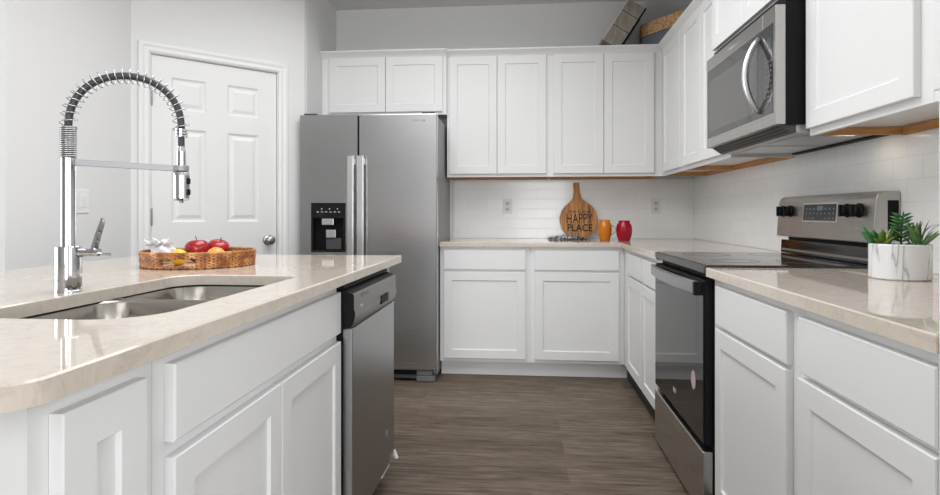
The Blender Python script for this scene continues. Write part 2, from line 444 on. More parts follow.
obj('top_seal', bx(-1.80, -1.20, Y0 + .004, Y1 - .004, .8665, .876), M['black'], t)
obj('handle_pocket', bx(-1.170, -1.1595, -1.80, -1.685, .768, .800), M['black'], t, bevel=.003)
obj('display_window', bx(-1.172, -1.1654, -2.05, -1.96, .832, .842), M['blackgloss'], t)
obj('button', bx(-1.172, -1.1645, -2.065, -2.03, .800, .808), M['print'], t, bevel=.001)
bm = B()
for k in range(5): box(bm, -1.172, -1.1654, -1.655 + k * .018, -1.645 + k * .018, .812 + .002 * (k % 2), .828)
obj('control_marks', bm, M['midgrey'], t)
bm = B(); lathe(bm, [(.0, 0), (.016, 0), (.016, .0012), (.0, .0012)], n=24, axis='x'); bm.transform(Matrix.Translation((-1.1718, -1.66, .24))); o = obj('door_badge', bm, M['midgrey'], t)
bm = B(); tube(bm, [(-1.176, -1.521, .118), (-1.170, -1.520, .102), (-1.164, -1.519, .086)], .0085, 10); obj('door_end_cap', bm, M['white'], t)

# sink
t = thing('kitchen_sink', 'double bowl stainless sink set under the island top', 'sink', (-1.5, -2.57, .7))
SD = -2.50
def bowl(y0, y1, rad):
    bm = B(); rings = []
    for d, z, k in ((-.014, .8825, 0), (-.004, .8822, 0), (0, .876, 0), (.004, .80, 0), (.010, .72, .0), (.03, .695, .0), (.07, .688, 0)):
        rings.append(rrect(SX0 - .006 + d, SX1 + .006 - d, y0 + d, y1 - d, z, tuple(max(.02, q - d * .4) for q in rad), 8))
    loft(bm, rings, cap0=False)
    b = obj('bowl', bm, M['steel_sink'], t, smooth=True)
    bm = B(); cx, cy = (SX0 + SX1) / 2, (y0 + y1) / 2
    lathe(bm, [(.0, .6905), (.03, .6905), (.034, .693), (.043, .693), (.045, .6885)], c=(cx, cy, 0), n=28, cap=False)
    o = obj('drain', bm, M['nickel'], smooth=True); o.parent = t; o.matrix_parent_inverse = Matrix.Translation(-Vector(t.location)); o.parent = b; o.matrix_parent_inverse = Matrix.Identity(4)
bowl(SY0 - .004, SD - .012, (.10, .10, .06, .06)); bowl(SD + .012, SY1 + .004, (.06, .06, .05, .08))

# faucet
FX, FY = -1.7435, -2.588
t = thing('kitchen_faucet', 'tall chrome spring-neck faucet standing behind the sink', 'faucet', (FX, FY, .914))
bm = B(); lathe(bm, [(.030, .9142), (.030, .917), (.0288, .918), (.0288, 1.022), (.0275, 1.024), (.016, 1.024)], c=(FX, FY, 0), n=40); obj('base', bm, M['chrome'], t, bevel=0)
bm = B(); lathe(bm, [(.0165, 1.024), (.0165, 1.238), (.012, 1.239)], c=(FX, FY, 0), n=32); obj('riser', bm, M['chrome'], t)
HX, HY = -1.514, -2.490
AP = 1.447     # top of arch
dx, dy = HX - FX, HY - FY
L = math.hypot(dx, dy); r_ = L / 2
def arc(s):     # s 0..1 along the arch centre line: up, over, down
    za, zb = 1.310, 1.318
    a = math.pi * s
    hx = r_ - r_ * math.cos(a)
    zz = (za + (zb - za) * s) + (AP - 1.314) * (math.sin(a) ** .86 if 0 < s < 1 else 0)
    return Vector((FX + dx / L * hx, FY + dy / L * hx, zz))
def helix(path, n_turn, r, steps=14):
    P = []; N = n_turn * steps
    side = Vector((-dy / L, dx / L, 0))
    for k in range(N + 1):
        s = k / N; p = path(s); tg = (path(min(1, s + .004)) - path(max(0, s - .004))).normalized()
        nn = side.cross(tg).normalized(); a = 2 * math.pi * k / steps
        P.append(p + nn * math.cos(a) * r + side * math.sin(a) * r)
    return P
low = lambda s: Vector((FX, FY, 1.238 + s * .076))
bm = B(); tube(bm, helix(low, 15, .0165, 16), .0021, 6); lathe(bm, [(.013, 1.238), (.013, 1.314)], c=(FX, FY, 0), n=20)
obj('tight_coil', bm, M['spring'], t, smooth=True)
bm = B(); tube(bm, [arc(k / 48) for k in range(49)], .0088, 12); obj('hose', bm, M['hose'], t, smooth=True)
bm = B(); tube(bm, helix(arc, 24, .0185, 16), .0014, 6); obj('spring', bm, M['spring'], t, smooth=True)
bm = B()
for k in range(3): lathe(bm, [(.012, 1.298 + k * .0075), (.0155, 1.3 + k * .0075), (.0155, 1.304 + k * .0075), (.012, 1.3055 + k * .0075)], c=(HX, HY, 0), n=24)
obj('spring_collar', bm, M['chrome'], t, smooth=False)
bm = B(); lathe(bm, [(.008, 1.262), (.008, 1.30)], c=(HX, HY, 0), n=16); obj('hose_end', bm, M['hose'], t)
bm = B(); lathe(bm, [(.0085, 1.275), (.0105, 1.262), (.0115, 1.226), (.0145, 1.224), (.0145, 1.212), (.0185, 1.208), (.0195, 1.20), (.019, 1.142), (.016, 1.136), (.006, 1.135), (.005, 1.130), (.001, 1.130)], c=(HX, HY, 0), n=32)
sh = obj('spray_head', bm, M['chrome'], t, smooth=False)
bm = B()
for z in (1.186, 1.158): box(bm, HX + .016, HX + .024, HY - .006, HY + .004, z - .008, z + .008)
o = obj('spray_button', bm, M['black'], bevel=.003); o.parent = sh
bm = B(); a = Vector((dx / L, dy / L, 0)); sd = Vector((-dy / L, dx / L, 0))
p0 = Vector((FX, FY, 1.228)) + a * .012; p1 = Vector((HX, HY, 1.2185)) - a * .012
loft(bm, [[p + sd * q + Vector((0, 0, z)) for q, z in ((-.004, -.0075), (.004, -.0075), (.004, .0075), (-.004, .0075))] for p in (p0, p1)])
lathe(bm, [(.018, 1.212), (.018, 1.226)], c=(HX, HY, 0), n=28)
obj('support_bar', bm, M['bar'], t, bevel=.001)
bm = B(); tube(bm, [(FX + .028, FY, 1.008), (FX + .078, FY + .004, 1.008)], .010, 16); tube(bm, [(FX + .07, FY + .004, 1.0045), (FX + .105, FY + .006, 1.0035)], .004, 10)
loft(bm, [[(FX + .066 + q, FY + yy, 1.012) for q, yy in ((-.0045, -.008), (.0045, -.008), (.0045, .008), (-.0045, .008))], [(FX + .078 + q, FY + .002 + yy, 1.055) for q, yy in ((-.004, -.007), (.003, -.007), (.003, .007), (-.004, .007))], [(FX + .090 + q, FY + .004 + yy, 1.092) for q, yy in ((-.003, -.007), (.002, -.007), (.002, .007), (-.003, .007))]])
obj('lever', bm, M['chrome'], t, smooth=False)

# ------------------------------------------------------------ upper cabinets
ZU0, ZU1 = 1.372, 2.286
def upper(label, x0, x1, y0, y1, face, doors, z0=ZU0, dz0=1.394, dz1=2.247, grp='white wall cabinets', rail='wood_edge'):
    """hollow-bottomed box: painted outside, natural wood on the inner rails under it"""
    t = thing('wall_cabinet', label, 'cabinet', ((x0 + x1) / 2, (y0 + y1) / 2, z0), grp)
    e = .018
    bm = B(); box(bm, x0, x1, y0, y1, z0 + .027, ZU1)
    if face == '-y': box(bm, x0, x1, y0, y0 + e, z0, z0 + .027)
    else: box(bm, x0, x0 + e, y0, y1, z0, z0 + .027); box(bm, x0 + e, x1, y0, y0 + e, z0, z0 + .027)
    obj('carcass', bm, M['cab'], t)
    bm = B()
    if face == '-y':
        box(bm, x0, x0 + e, y0 + e, y1, z0, z0 + .0265); box(bm, x1 - e, x1, y0 + e, y1, z0, z0 + .0265); box(bm, x0 + e, x1 - e, y1 - e, y1, z0 - .004, z0 + .0265)
    else:
        box(bm, x0 + e, x1, y1 - e, y1, z0, z0 + .0265); box(bm, x1 - e, x1, y0 + e, y1 - e, z0 - .003, z0 + .0265)
    obj('bottom_rail', bm, M[rail], t)
    for d0, d1 in doors:
        if face == '-y': front('door', t, '-y', y0 - .0005, d0, d1, dz0, dz1, SHAKER)
        else: front('door', t, '-x', x0 - .0005, d0, d1, dz0, dz1, SHAKER)
    return t
UY, UX = .331, .348
upper('white two-door wall cabinet right beside the refrigerator', -1.19, -.445, UY, YB - .0005, '-y', [(-1.172, -.826), (-.822, -.471)])
upper('white two-door wall cabinet directly above the round wooden board', -.4445, UX - .001, UY, YB - .0005, '-y', [(-.419, -.066), (-.062, .285)])
upper('white single-door wall cabinet on the right wall, in the inner corner', UX, XR - .0005, -.213, UY - .001, '-x', [(-.19, .25)])
upper('white two-door wall cabinet just left of the microwave', UX, XR - .0005, -1.031, -.214, '-x', [(-.61, -.235), (-1.012, -.614)])
upper('large white wall cabinet just right of the microwave', UX, XR - .0005, -2.412, -1.801, '-x', [(-2.367, -1.812)])
upper('white wall cabinet above the succulent pot, at the right edge', UX, XR - .0005, -2.944, -2.413, '-x', [(-2.93, -2.44)])
upper('short white two-door cabinet above the refrigerator', -2.12, -1.191, .30, YB - .0005, '-y', [(-2.060, -1.640), (-1.636, -1.218)], z0=1.827, dz0=1.848, dz1=2.247, rail='cab')
t = thing('wall_cabinet', 'short deep white cabinet above the microwave', 'cabinet', (.46, -1.41, 1.87), 'white wall cabinets')
obj('carcass', bx(.276, XR - .0005, -1.799, -1.033, 1.872, ZU1), M['cab'], t)
front('door', t, '-x', .2755, -1.41, -1.045, 1.878, 2.247, SHAKER); front('door', t, '-x', .2755, -1.787, -1.414, 1.878, 2.247, SHAKER)
# crown along the cabinet tops
def crown(name, pts, label):
    """pts: front line of the face frames, moulding grows outward to the left of the travel direction"""
    prof = [(0.0006, 2.2505), (.006, 2.2505), (.012, 2.262), (.030, 2.280), (.040, 2.288), (.040, 2.298), (0.0006, 2.298)]
    bm = B(); n = len(pts); rings = []
    for i, p in enumerate(pts):
        p = Vector(p)
        d1 = (p - Vector(pts[i - 1])).normalized() if i else None
        d2 = (Vector(pts[i + 1]) - p).normalized() if i < n - 1 else None
        n1 = Vector((d1.y, -d1.x)) if d1 else None; n2 = Vector((d2.y, -d2.x)) if d2 else None
        if n1 and n2: k = (n1 + n2) / (1 + n1.dot(n2))
        else: k = n1 or n2
        rings.append([(p.x + k.x * q, p.y + k.y * q, z) for q, z in prof])
    loft(bm, rings)
    return struct(name, bm, M['cab'])
crown('trim_crown_fridge', [(-2.121, .30), (-1.1905, .30), (-1.1905, UY - .042)][:2], '')
crown('trim_crown_run', [(-1.1899, UY), (UX, UY), (UX, -1.032)], '')
crown('trim_crown_near', [(UX, -1.802), (UX, -2.944)], '')

# ------------------------------------------------------------ refrigerator
t = thing('refrigerator', 'tall stainless side-by-side refrigerator against the back wall', 'refrigerator', (-1.66, .2, 0))
FYD = -.13
obj('body', bx(-2.114, -1.206, -.062, .62, .03, 1.752), M['fridge_side'], t, bevel=.004)
DX0, DX1, DZ0, DZ1 = -2.040, -1.811, .853, 1.173
LX0, LX1 = -2.1205, -1.729
bm = B()
for a in ((LX0, DX0, FYD, -.066, .078, 1.762), (DX1, LX1, FYD, -.066, .078, 1.762), (DX0, DX1, FYD, -.066, .078, DZ0), (DX0, DX1, FYD, -.066, DZ1, 1.762)): box(bm, *a)
bmesh.ops.remove_doubles(bm, verts=bm.verts, dist=1e-5)
ld = obj('freezer_door', bm, M['steel_x'], t)
obj('fresh_food_door', bx(-1.718, -1.199, FYD, -.066, .078, 1.762), M['steel_x'], t, bevel=.006)
obj('door_gasket', bx(-1.7285, -1.7185, FYD + .02, -.066, .078, 1.755), M['black'], t)
def fridge_handle(x0, x1):
    bm = B(); xc = (x0 + x1) / 2; hw = (x1 - x0) / 2; rings = []
    for z, y in ((.56, FYD - .0005), (.565, FYD - .03), (.60, FYD - .046), (1.0, FYD - .052), (1.45, FYD - .046), (1.484, FYD - .03), (1.488, FYD - .0005)):
        rings.append([(xc - hw, y + .008, z), (xc - hw * .7, y, z), (xc + hw * .7, y, z), (xc + hw, y + .008, z), (xc + hw, y + .016, z), (xc - hw, y + .016, z)])
    rings[0] = [(x, FYD - .0003, z) for x, y, z in rings[0]]; 
    rings = []
    for z, y in ((.60, FYD - .03), (.604, FYD - .044), (1.0, FYD - .05), (1.482, FYD - .044), (1.486, FYD - .03)):
        rings.append([(xc - hw, y + .006, z), (xc - hw * .75, y, z), (xc + hw * .75, y, z), (xc + hw, y + .006, z), (xc + hw, y + .014, z), (xc - hw, y + .014, z)])
    loft(bm, rings)
    for z in (.63, 1.45): box(bm, xc - hw * .7, xc + hw * .7, FYD - .035, FYD - .0003, z - .02, z + .02)
    obj('handle', bm, M['handle'], t, bevel=.001)['label'] = 'light satin bar handle'
fridge_handle(-1.787, -1.742); fridge_handle(-1.722, -1.677)
# dispenser
bm = B(); e = .012
box(bm, DX0 - .004, DX1 + .004, FYD - .004, FYD - .0003, 1.075, DZ1 + .004)
box(bm, DX0 - .004, DX0 + e, FYD - .004, FYD - .0003, DZ0 - .004, 1.075); box(bm, DX1 - e, DX1 + .004, FYD - .004, FYD - .0003, DZ0 - .004, 1.075); box(bm, DX0 + e, DX1 - e, FYD - .004, FYD - .0003, DZ0 - .004, DZ0 + .012)
d = obj('water_dispenser', bm, M['blackgloss'], t, bevel=.001); d['label'] = 'glossy black ice and water dispenser panel'
bm = B(); box(bm, DX0 + .0005, DX1 - .0005, -.072, -.0665, DZ0 + .0005, DZ1 - .0005); box(bm, DX0 + .0005, DX0 + .006, FYD + .0005, -.072, DZ0 + .0005, DZ1 - .0005); box(bm, DX1 - .006, DX1 - .0005, FYD + .0005, -.072, DZ0 + .0005, DZ1 - .0005); box(bm, DX0 + .006, DX1 - .006, FYD + .0005, -.072, DZ0 + .0005, DZ0 + .006)
o = obj('cavity', bm, M['black']); o.parent = d
bm = B(); box(bm, -1.968, -1.888, FYD - .010, FYD - .004, 1.03, 1.072); o = obj('spout', bm, M['handle'], bevel=.003); o.parent = d
bm = B(); box(bm, -1.945, -1.88, FYD + .006, FYD + .014, .945, .998); o = obj('paddle', bm, M['handle'], bevel=.003); o.parent = d
bm = B(); box(bm, -1.948, -1.845, FYD + .018, FYD + .024, .868, .942); o = obj('paddle_plate', bm, M['darkgrey']); o.parent = d
bm = B()
for k in range(3): box(bm, -1.975 + k * .054, -1.967 + k * .054, FYD - .0048, FYD - .004, 1.133, 1.141)
for k in range(6): box(bm, -2.005 + k * .029, -1.99 + k * .029, FYD - .0048, FYD - .004, 1.114, 1.119)
o = obj('control_icons', bm, M['print']); o.parent = d
bm = B()
for k, wd in enumerate((.012, .008, .01, .006, .012, .008)): box(bm, -1.355 + k * .014, -1.355 + k * .014 + wd, FYD - .0008, FYD - .0002, 1.712 - .004 * (k % 2), 1.722)
obj('brand_mark', bm, M['midgrey'], t)
obj('base_grille', bx(-2.10, -1.335, -.095, -.05, .012, .068), M['black'], t)
obj('grille_trim', bx(-2.10, -1.336, -.103, -.0955, .018, .040), M['darkgrey'], t)
bm = B(); box(bm, -1.334, -1.212, -.125, -.04, .004, .040); box(bm, -1.334, -1.23, -.118, -.04, .043, .074); obj('hinge_cover', bm, mat('hinge_grey', (.14, .14, .14), .5), t, bevel=.003)
for x in (-2.06, -1.26):
    for y in (0.0, .55): bm = B(); lathe(bm, [(.02, 0), (.02, .03)], c=(x, y, 0), n=12); obj('leveling_foot', bm, M['black'], t)
for x in (-1.30, -2.10): obj('hinge_cap', bx(x, x + .085, -.115, -.02, 1.7625, 1.775), M['darkgrey'], t, bevel=.003)

# ------------------------------------------------------------ range
t = thing('electric_range', 'stainless electric range with black glass oven door and cooktop', 'range', (.3, -1.416, 0))
RY0, RY1 = -1.796, -1.0365
obj('body', bx(.03, .643, RY0, RY1, .03, .905), M['black'], t)
obj('storage_drawer', bx(-.008, .029, RY0 + .006, RY1 - .004, .028, .262), M['steel_y'], t, bevel=.004)
obj('door_frame', bx(-.001, .029, RY0 + .004, RY1 - .004, .285, .868), M['black'], t, bevel=.002)
obj('door_glass', bx(-.006, -.0013, RY0 + .010, RY1 - .006, .290, .862), M['ovenglass'], t, bevel=.001)
bm = B(); rings = []
for k in range(13):
    s = k / 12; y = RY1 - .012 - s * .715; bow = .018 * math.sin(math.pi * s)
    x = -.024 - bow
    rings.append([(x, y, .812), (x - .004, y, .818), (x - .004, y, .856), (x, y, .862), (x + .010, y, .862), (x + .010, y, .812)])
loft(bm, rings); hd = obj('door_handle', bm, M['steel_dw'], t)
for q in ((-.036, -.0065, RY0 + .012, RY0 + .032, .813, .861), (-.02, -.0065, RY1 - .03, RY1 - .012, .813, .861)):
    o = obj('handle_end', bx(*q), M['black'], bevel=.002); o.parent = hd
obj('cooktop', bx(.004, .615, RY0 - .001, RY1 + .001, .9055, .9225), M['cooktop'], t, bevel=.003)
obj('cooktop_trim', bx(-.006, .0035, RY0, RY1, .893, .9205), M['trim_dark'], t, bevel=.002)
for cx, cy, r in ((.17, -1.235, .10), (.17, -1.60, .085), (.43, -1.235, .075), (.43, -1.60, .105)):
    bm = B(); lathe(bm, [(r, .9226), (r, .9229), (r - .004, .9229), (r - .004, .9226)], c=(cx, cy, 0), n=48, cap=False); obj('burner_ring', bm, M['ring'], t)
# backguard
bm = B(); loft(bm, [[(.572, y, .924), (.574, y, .984), (.643, y, .984), (.643, y, .924)] for y in (RY0 + .004, RY1 - .004)])
obj('vent_riser', bm, M['blackgloss'], t, bevel=.002)
bm = B(); loft(bm, [[(.569, y, .935), (.5715, y, .945), (.5715, y, .938)] for y in (RY0 + .01, RY1 - .02)]); obj('riser_trim', bm, M['steel_dark'], t)
bm = B(); obj('vent_slot', bx(.60, .640, RY0 + .03, RY1 - .02, .9842, .9995), M['black'], t)
prof = [(.557, 1.0), (.569, 1.156), (.576, 1.173), (.592, 1.182), (.638, 1.182), (.646, 1.176), (.646, 1.0)]
loft(bm, [[(x, y, z) for x, z in prof] for y in (RY0, RY1 + .008)])
bg = obj('backguard', bm, M['steel_y'], t, bevel=.004)
obj('side_inset', bx(.604, .641, RY0 - .0015, RY0 + .003, 1.012, 1.15), M['black'], t, bevel=.004)
def on_guard(y0, y1, z0, z1, d0, d1):
    bm = B(); f = lambda z: .557 + (z - 1.0) * .012 / .156
    loft(bm, [[(f(z) - d, y, z) for y, z in ((y0, z0), (y1, z0), (y1, z1), (y0, z1))] for d in (d0, d1)])
    return bm
cd = obj('control_display', on_guard(-1.545, -1.285, 1.075, 1.142, .0003, .003), M['disp'], t, bevel=.0008)
bm = on_guard(-1.553, -1.277, 1.069, 1.148, .0001, .0018); o = obj('display_bezel', bm, M['handle'], t)
bm = B(); random.seed(3)
for r in range(3):
    for c in range(8):
        if r == 0 and c in (3, 4): continue
        y = -1.535 + c * .031; z = 1.082 + r * .019
        q = on_guard(y, y + .012, z, z + .006, .003, .0034); me = bpy.data.meshes.new('q'); q.to_mesh(me); q.free(); bm.from_mesh(me); bpy.data.meshes.remove(me)
o = obj('touch_marks', bm, mat('touch_print', (.2, .2, .2), .5)); o.parent = cd
o = obj('clock_digits', on_guard(-1.445, -1.40, 1.117, 1.135, .003, .0035), mat('clock_glow', (.08, .10, .14), .3, emit=((.5, .65, .9), .04))); o.parent = cd
for y in (-1.087, -1.160, -1.622, -1.700):
    f = .557 + (1.115 - 1.0) * .012 / .156
    bm = B(); lathe(bm, [(.026, 0), (.026, -.005), (.022, -.008), (.021, -.022), (.018, -.025)], n=28, axis='x'); box(bm, -.031, -.022, -.006, .006, -.022, .022)
    bm.transform(Matrix.Translation((f - .0005, y, 1.115))); obj('control_knob', bm, M['black'], t, bevel=.001)
bm = B(); lathe(bm, [(.0, 0), (.028, 0), (.028, -.0008), (.0, -.0008)], n=30, axis='x'); bm.transform(Matrix.Translation((-.0062, -1.67, .483)) @ Matrix.Diagonal((1, 1, 1.25, 1)))
obj('round_sticker', bm, mat('sticker', (.55, .44, .44), .5), t)
bm = B()
for k in range(4): box(bm, -.0068, -.0062, -1.385 - k * .012, -1.377 - k * .012, .352 + .006 * (k % 2), .374)
obj('brand_mark', bm, M['print'], t)

# ------------------------------------------------------------ microwave
t = thing('microwave', 'stainless over-the-range microwave with a curved handle', 'microwave', (.45, -1.415, 1.39))
MY0, MY1 = -1.797, -1.0355
obj('body', bx(.27, XR - .009, MY0 + .0005, MY1, 1.414, 1.868), M['black'], t)
bm = B(); loft(bm, [[(.258, y, 1.4135), (.298, y, 1.386), (.308, y, 1.386), (.308, y, 1.4135)] for y in (MY0 + .01, MY1 - .01)]); obj('front_lip', bm, M['darkgrey'], t)
obj('underside', bx(.3085, .645, MY0 + .01, MY1 - .01, 1.386, 1.4135), mat('underside_metal', (.55, .55, .55), .35, .6), t)
bm = B()
for k in range(3): box(bm, .262 + .012 * k, .266 + .012 * k, MY0 + .03, MY1 - .03, 1.4085 - .0083 * k, 1.4105 - .0083 * k)
obj('vent_grille', bm, M['black'], t)
bm = B(); box(bm, .35, .58, -1.38, -1.12, 1.3835, 1.3858); box(bm, .35, .58, -1.70, -1.45, 1.3835, 1.3858); obj('grease_filter', bm, M['steel_z'], t)
obj('surface_light', bx(.50, .56, -1.755, -1.72, 1.3825, 1.3858), M['lamp'], t, bevel=.001)
obj('rear_trim', bx(.615, .645, MY0 + .02, MY1 - .02, 1.379, 1.3858), M['black'], t)
def mwl(name, y):
    l = bpy.data.lights.new(name, 'AREA'); l.shape = 'DISK'; l.size = .05; l.energy = .06; l.color = (1, .85, .66)
    o = bpy.data.objects.new(name, l); C.objects.link(o); o.location = (.53, y, 1.381); o.parent = t; o.matrix_parent_inverse = Matrix.Translation(-Vector(t.location))
mwl('surface_lamp', -1.738)
X0, X1 = .2355, .2695
ys = -1.688
bm = B(); box(bm, X0, X1, ys + .0008, MY1, 1.4145, 1.832); dr = obj('door', bm, M['steel_y'], t, bevel=.002)
bm = B(); box(bm, X0, X1, MY0, ys - .0008, 1.4145, 1.832); cpn = obj('control_panel', bm, M['steel_y'], t, bevel=.002)
o = obj('door_window', bx(X0 - .0012, X0 - .0001, ys + .0008, MY1 - .016, 1.458, 1.775), M['mwglass']); o.parent = dr
o = obj('window_reflection', bx(X0 - .0016, X0 - .0012, ys + .045, MY1 - .035, 1.485, 1.722), mat('window_reflection', (.085, .082, .08), .12, spec=.8)); o.parent = dr  # lighter grey panel over the glass: the room's reflection painted in
o = obj('keypad_glass', bx(X0 - .0012, X0 - .0001, MY0 + .02, ys - .0008, 1.458, 1.775), M['mwglass']); o.parent = cpn
bm = B()
for r in range(9):
    for c in range(3): box(bm, X0 - .0018, X0 - .0012, -1.766 + c * .022, -1.758 + c * .022, 1.50 + r * .018, 1.506 + r * .018)
o = obj('key_marks', bm, mat('faint_print', (.18, .18, .18), .5)); o.parent = cpn
o = obj('display', bx(X0 - .0018, X0 - .0012, -1.767, -1.705, 1.69, 1.73), mat('mw_display', (.05, .06, .07), .15)); o.parent = cpn
bm = B(); P = []; Rr = []
for k in range(21):
    s = k / 20; P.append((X0 - .002 - .050 * math.sin(math.pi * s) ** .8, ys + .030, 1.478 + s * .275)); Rr.append(.010 + .002 * math.sin(math.pi * s))
tube(bm, P, .011, 12, Rr); o = obj('handle', bm, M['handle'], smooth=True); o.parent = dr
bm = B()
for k, wd in enumerate((.012, .008, .012, .006, .010)): box(bm, X0 - .0006, X0 - .0001, -1.41 + k * .016, -1.41 + k * .016 + wd, 1.797, 1.808)
o = obj('brand_mark', bm, M['print']); o.parent = dr
obj('top_vent', bx(.2705, .2745, MY0 + .01, MY1 - .005, 1.836, 1.866), M['darkgrey'], t)

# ------------------------------------------------------------ outlets, switch
M['outlet'] = mat('outlet_plate', (.70, .70, .69), .35); M['recept'] = mat('outlet_receptacle', (.58, .58, .57), .4)
def outlet(x, label):
    t = thing('wall_outlet', label, 'outlet', (x, YB - .009, 1.162), 'wall outlets')
    obj('cover_plate', bx(x - .036, x + .036, YB - .0135, YB - .0085, 1.104, 1.220), M['outlet'], t, bevel=.002)
    for z in (1.140, 1.184):
        bm = B(); loft(bm, [rrect(x - .017, x + .017, z - .015, z + .015, 0, .01, 5), rrect(x - .017, x + .017, z - .015, z + .015, .002, .01, 5)])
        bm.transform(Matrix(((1, 0, 0, 0), (0, 0, -1, YB - .0135), (0, 1, 0, 0), (0, 0, 0, 1)))); rc = obj('receptacle', bm, M['recept'], t)
        bm = B()
        for q in (-.008, .005): box(bm, x + q, x + q + .003, YB - .0159, YB - .0155, z - .002, z + .008)
        box(bm, x - .003, x + .003, YB - .0159, YB - .0155, z - .011, z - .006)
        o = obj('slot', bm, M['darkgrey']); o.parent = rc
outlet(-.757, 'white outlet on the back tiles left of the wooden board')
outlet(.368, 'white outlet on the back tiles right of the red mug')
t = thing('light_switch', 'white light switch plate on the left wall behind the faucet', 'switch', (XL, -1.17, 1.165))
obj('cover_plate', bx(XL + .0005, XL + .006, -1.235, -1.108, 1.107, 1.225), M['white'], t, bevel=.002)
for y in (-1.195, -1.148): obj('rocker', bx(XL + .006, XL + .0095, y - .016, y + .016, 1.134, 1.198), M['trim'], t, bevel=.002)

# ------------------------------------------------------------ things on the back counter
wood = M['board'] = mat('acacia_board', (.4, .2, .06), .45)
n, l, b = nt(wood); link_col(wood, ramp(wood, noise(wood, coords(wood, (26, 3, 1.6)), 1.6, 5, .6, .8), [(.33, (.19, .065, .012)), (.46, (.42, .17, .035)), (.56, (.56, .26, .06)), (.7, (.68, .38, .12))]))
BXC = -.208
half = [(.0, .0)]
import itertools
pts = []
for k in range(37):
    a = math.radians(-90 + 150 * k / 36); pts.append((.141 * math.cos(a), .147 + .147 * math.sin(a)))
pts += [(.058, .286), (.042, .300), (.031, .318), (.025, .345), (.022, .375), (.0235, .41), (.024, .428), (.021, .432)]
outl = pts + [(-x, z) for x, z in reversed(pts[1:])]
bt = thing('cutting_board', 'round wooden cutting board with lettering, leaning on the back tiles', 'cutting board', (BXC, .565, .914))
flat_lean = Matrix.Translation((BXC, .562, .9155)) @ Matrix.Rotation(math.radians(-7.5), 4, 'X')
lean = flat_lean @ Matrix.Rotation(math.radians(-3), 4, 'Y')
bm = B(); loft(bm, [[(x, y, z) for x, z in outl] for y in (0, .018)]); bm.transform(lean); obj('board', bm, wood, bt, bevel=.003)
def text_mesh(s, name, x0, x1, z0, z1, m, bold=0, parent=None, d=.0012):
    cu = bpy.data.curves.new(name, 'FONT'); cu.body = s; cu.extrude = .01; cu.offset = bold; cu.resolution_u = 3
    to = bpy.data.objects.new(name, cu); C.objects.link(to)
    bpy.context.view_layer.update()
    me = bpy.data.meshes.new_from_object(to.evaluated_get(bpy.context.evaluated_depsgraph_get()))
    bpy.data.objects.remove(to); bpy.data.curves.remove(cu)
    bm = B(); bm.from_mesh(me); bpy.data.meshes.remove(me)
    xs = [q.co.x for q in bm.verts]; ys_ = [q.co.y for q in bm.verts]
    for q in bm.verts:
        u = (q.co.x - min(xs)) / (max(xs) - min(xs)); vv = (q.co.y - min(ys_)) / (max(ys_) - min(ys_)); dd = q.co.z
        q.co = Vector((x0 + u * (x1 - x0), -.0002 - (d if dd > 0 else 0), z0 + vv * (z1 - z0)))
    bm.transform(flat_lean)
    return obj(name, bm, m, parent)
ink = mat('burnt_ink', (.012, .008, .006), .7)
text_mesh('this is our', 'lettering', -.085, .085, .198, .222, ink, 0, bt)
text_mesh('HAPPY', 'lettering', -.098, .098, .118, .192, ink, 0.0, bt)
text_mesh('PLACE', 'lettering', -.092, .096, .056, .112, ink, .018, bt)

def mug(name, label, x, y, R, H, col, handle):
    t = thing(name, label, 'mug', (x, y, .914), 'coloured glass mugs')
    g = mat(name + '_glass', col, .08, trans=.35, ior=1.45); 
    bm = B()
    out = [(.70, 0), (.74, .02), (.78, .10), (.94, .28), (1, .48), (.99, .64), (.88, .80), (.72, .88), (.71, 1.0)]
    rings = []; n = 48
    prof = [(r * R, h * H) for r, h in out] + [(.60 * R, 1.0 * H), (.60 * R, .88 * H), (.74 * R, .82 * H), (.90 * R, .66 * H), (.92 * R, .5 * H), (.84 * R, .3 * H), (.64 * R, .12 * H), (.55 * R, .07 * H)]
    for i, (r, h) in enumerate(prof):
        ring = []
        for k in range(n):
            a = 2 * math.pi * k / n; f = 1 + (.018 * math.cos(a * 12) if 2 < i < 7 else 0)
            ring.append((x + r * f * math.cos(a), y + r * f * math.sin(a), .9145 + h))
        rings.append(ring)
    loft(bm, rings); obj('cup', bm, g, t, smooth=True)
    if handle:
        bm = B(); P = [(x + R * .93 + .034 * math.sin(math.pi * k / 12) * 1, y, .9145 + H * (.28 + .45 * k / 12)) for k in range(13)]
        tube(bm, P, .005, 10); obj('handle', bm, mat('clear_glass', (.85, .85, .85), .05, trans=.9, ior=1.45), t, smooth=True)['label'] = 'clear glass handle'
mug('glass_mug', 'orange glass mug on the back counter, between the wooden board and the red mug', -.057, .315, .050, .147, (.88, .29, .015), True)
mug('glass_mug', 'red glass mug on the back counter, right of the orange mug', .068, .255, .055, .143, (.52, .003, .025), False)

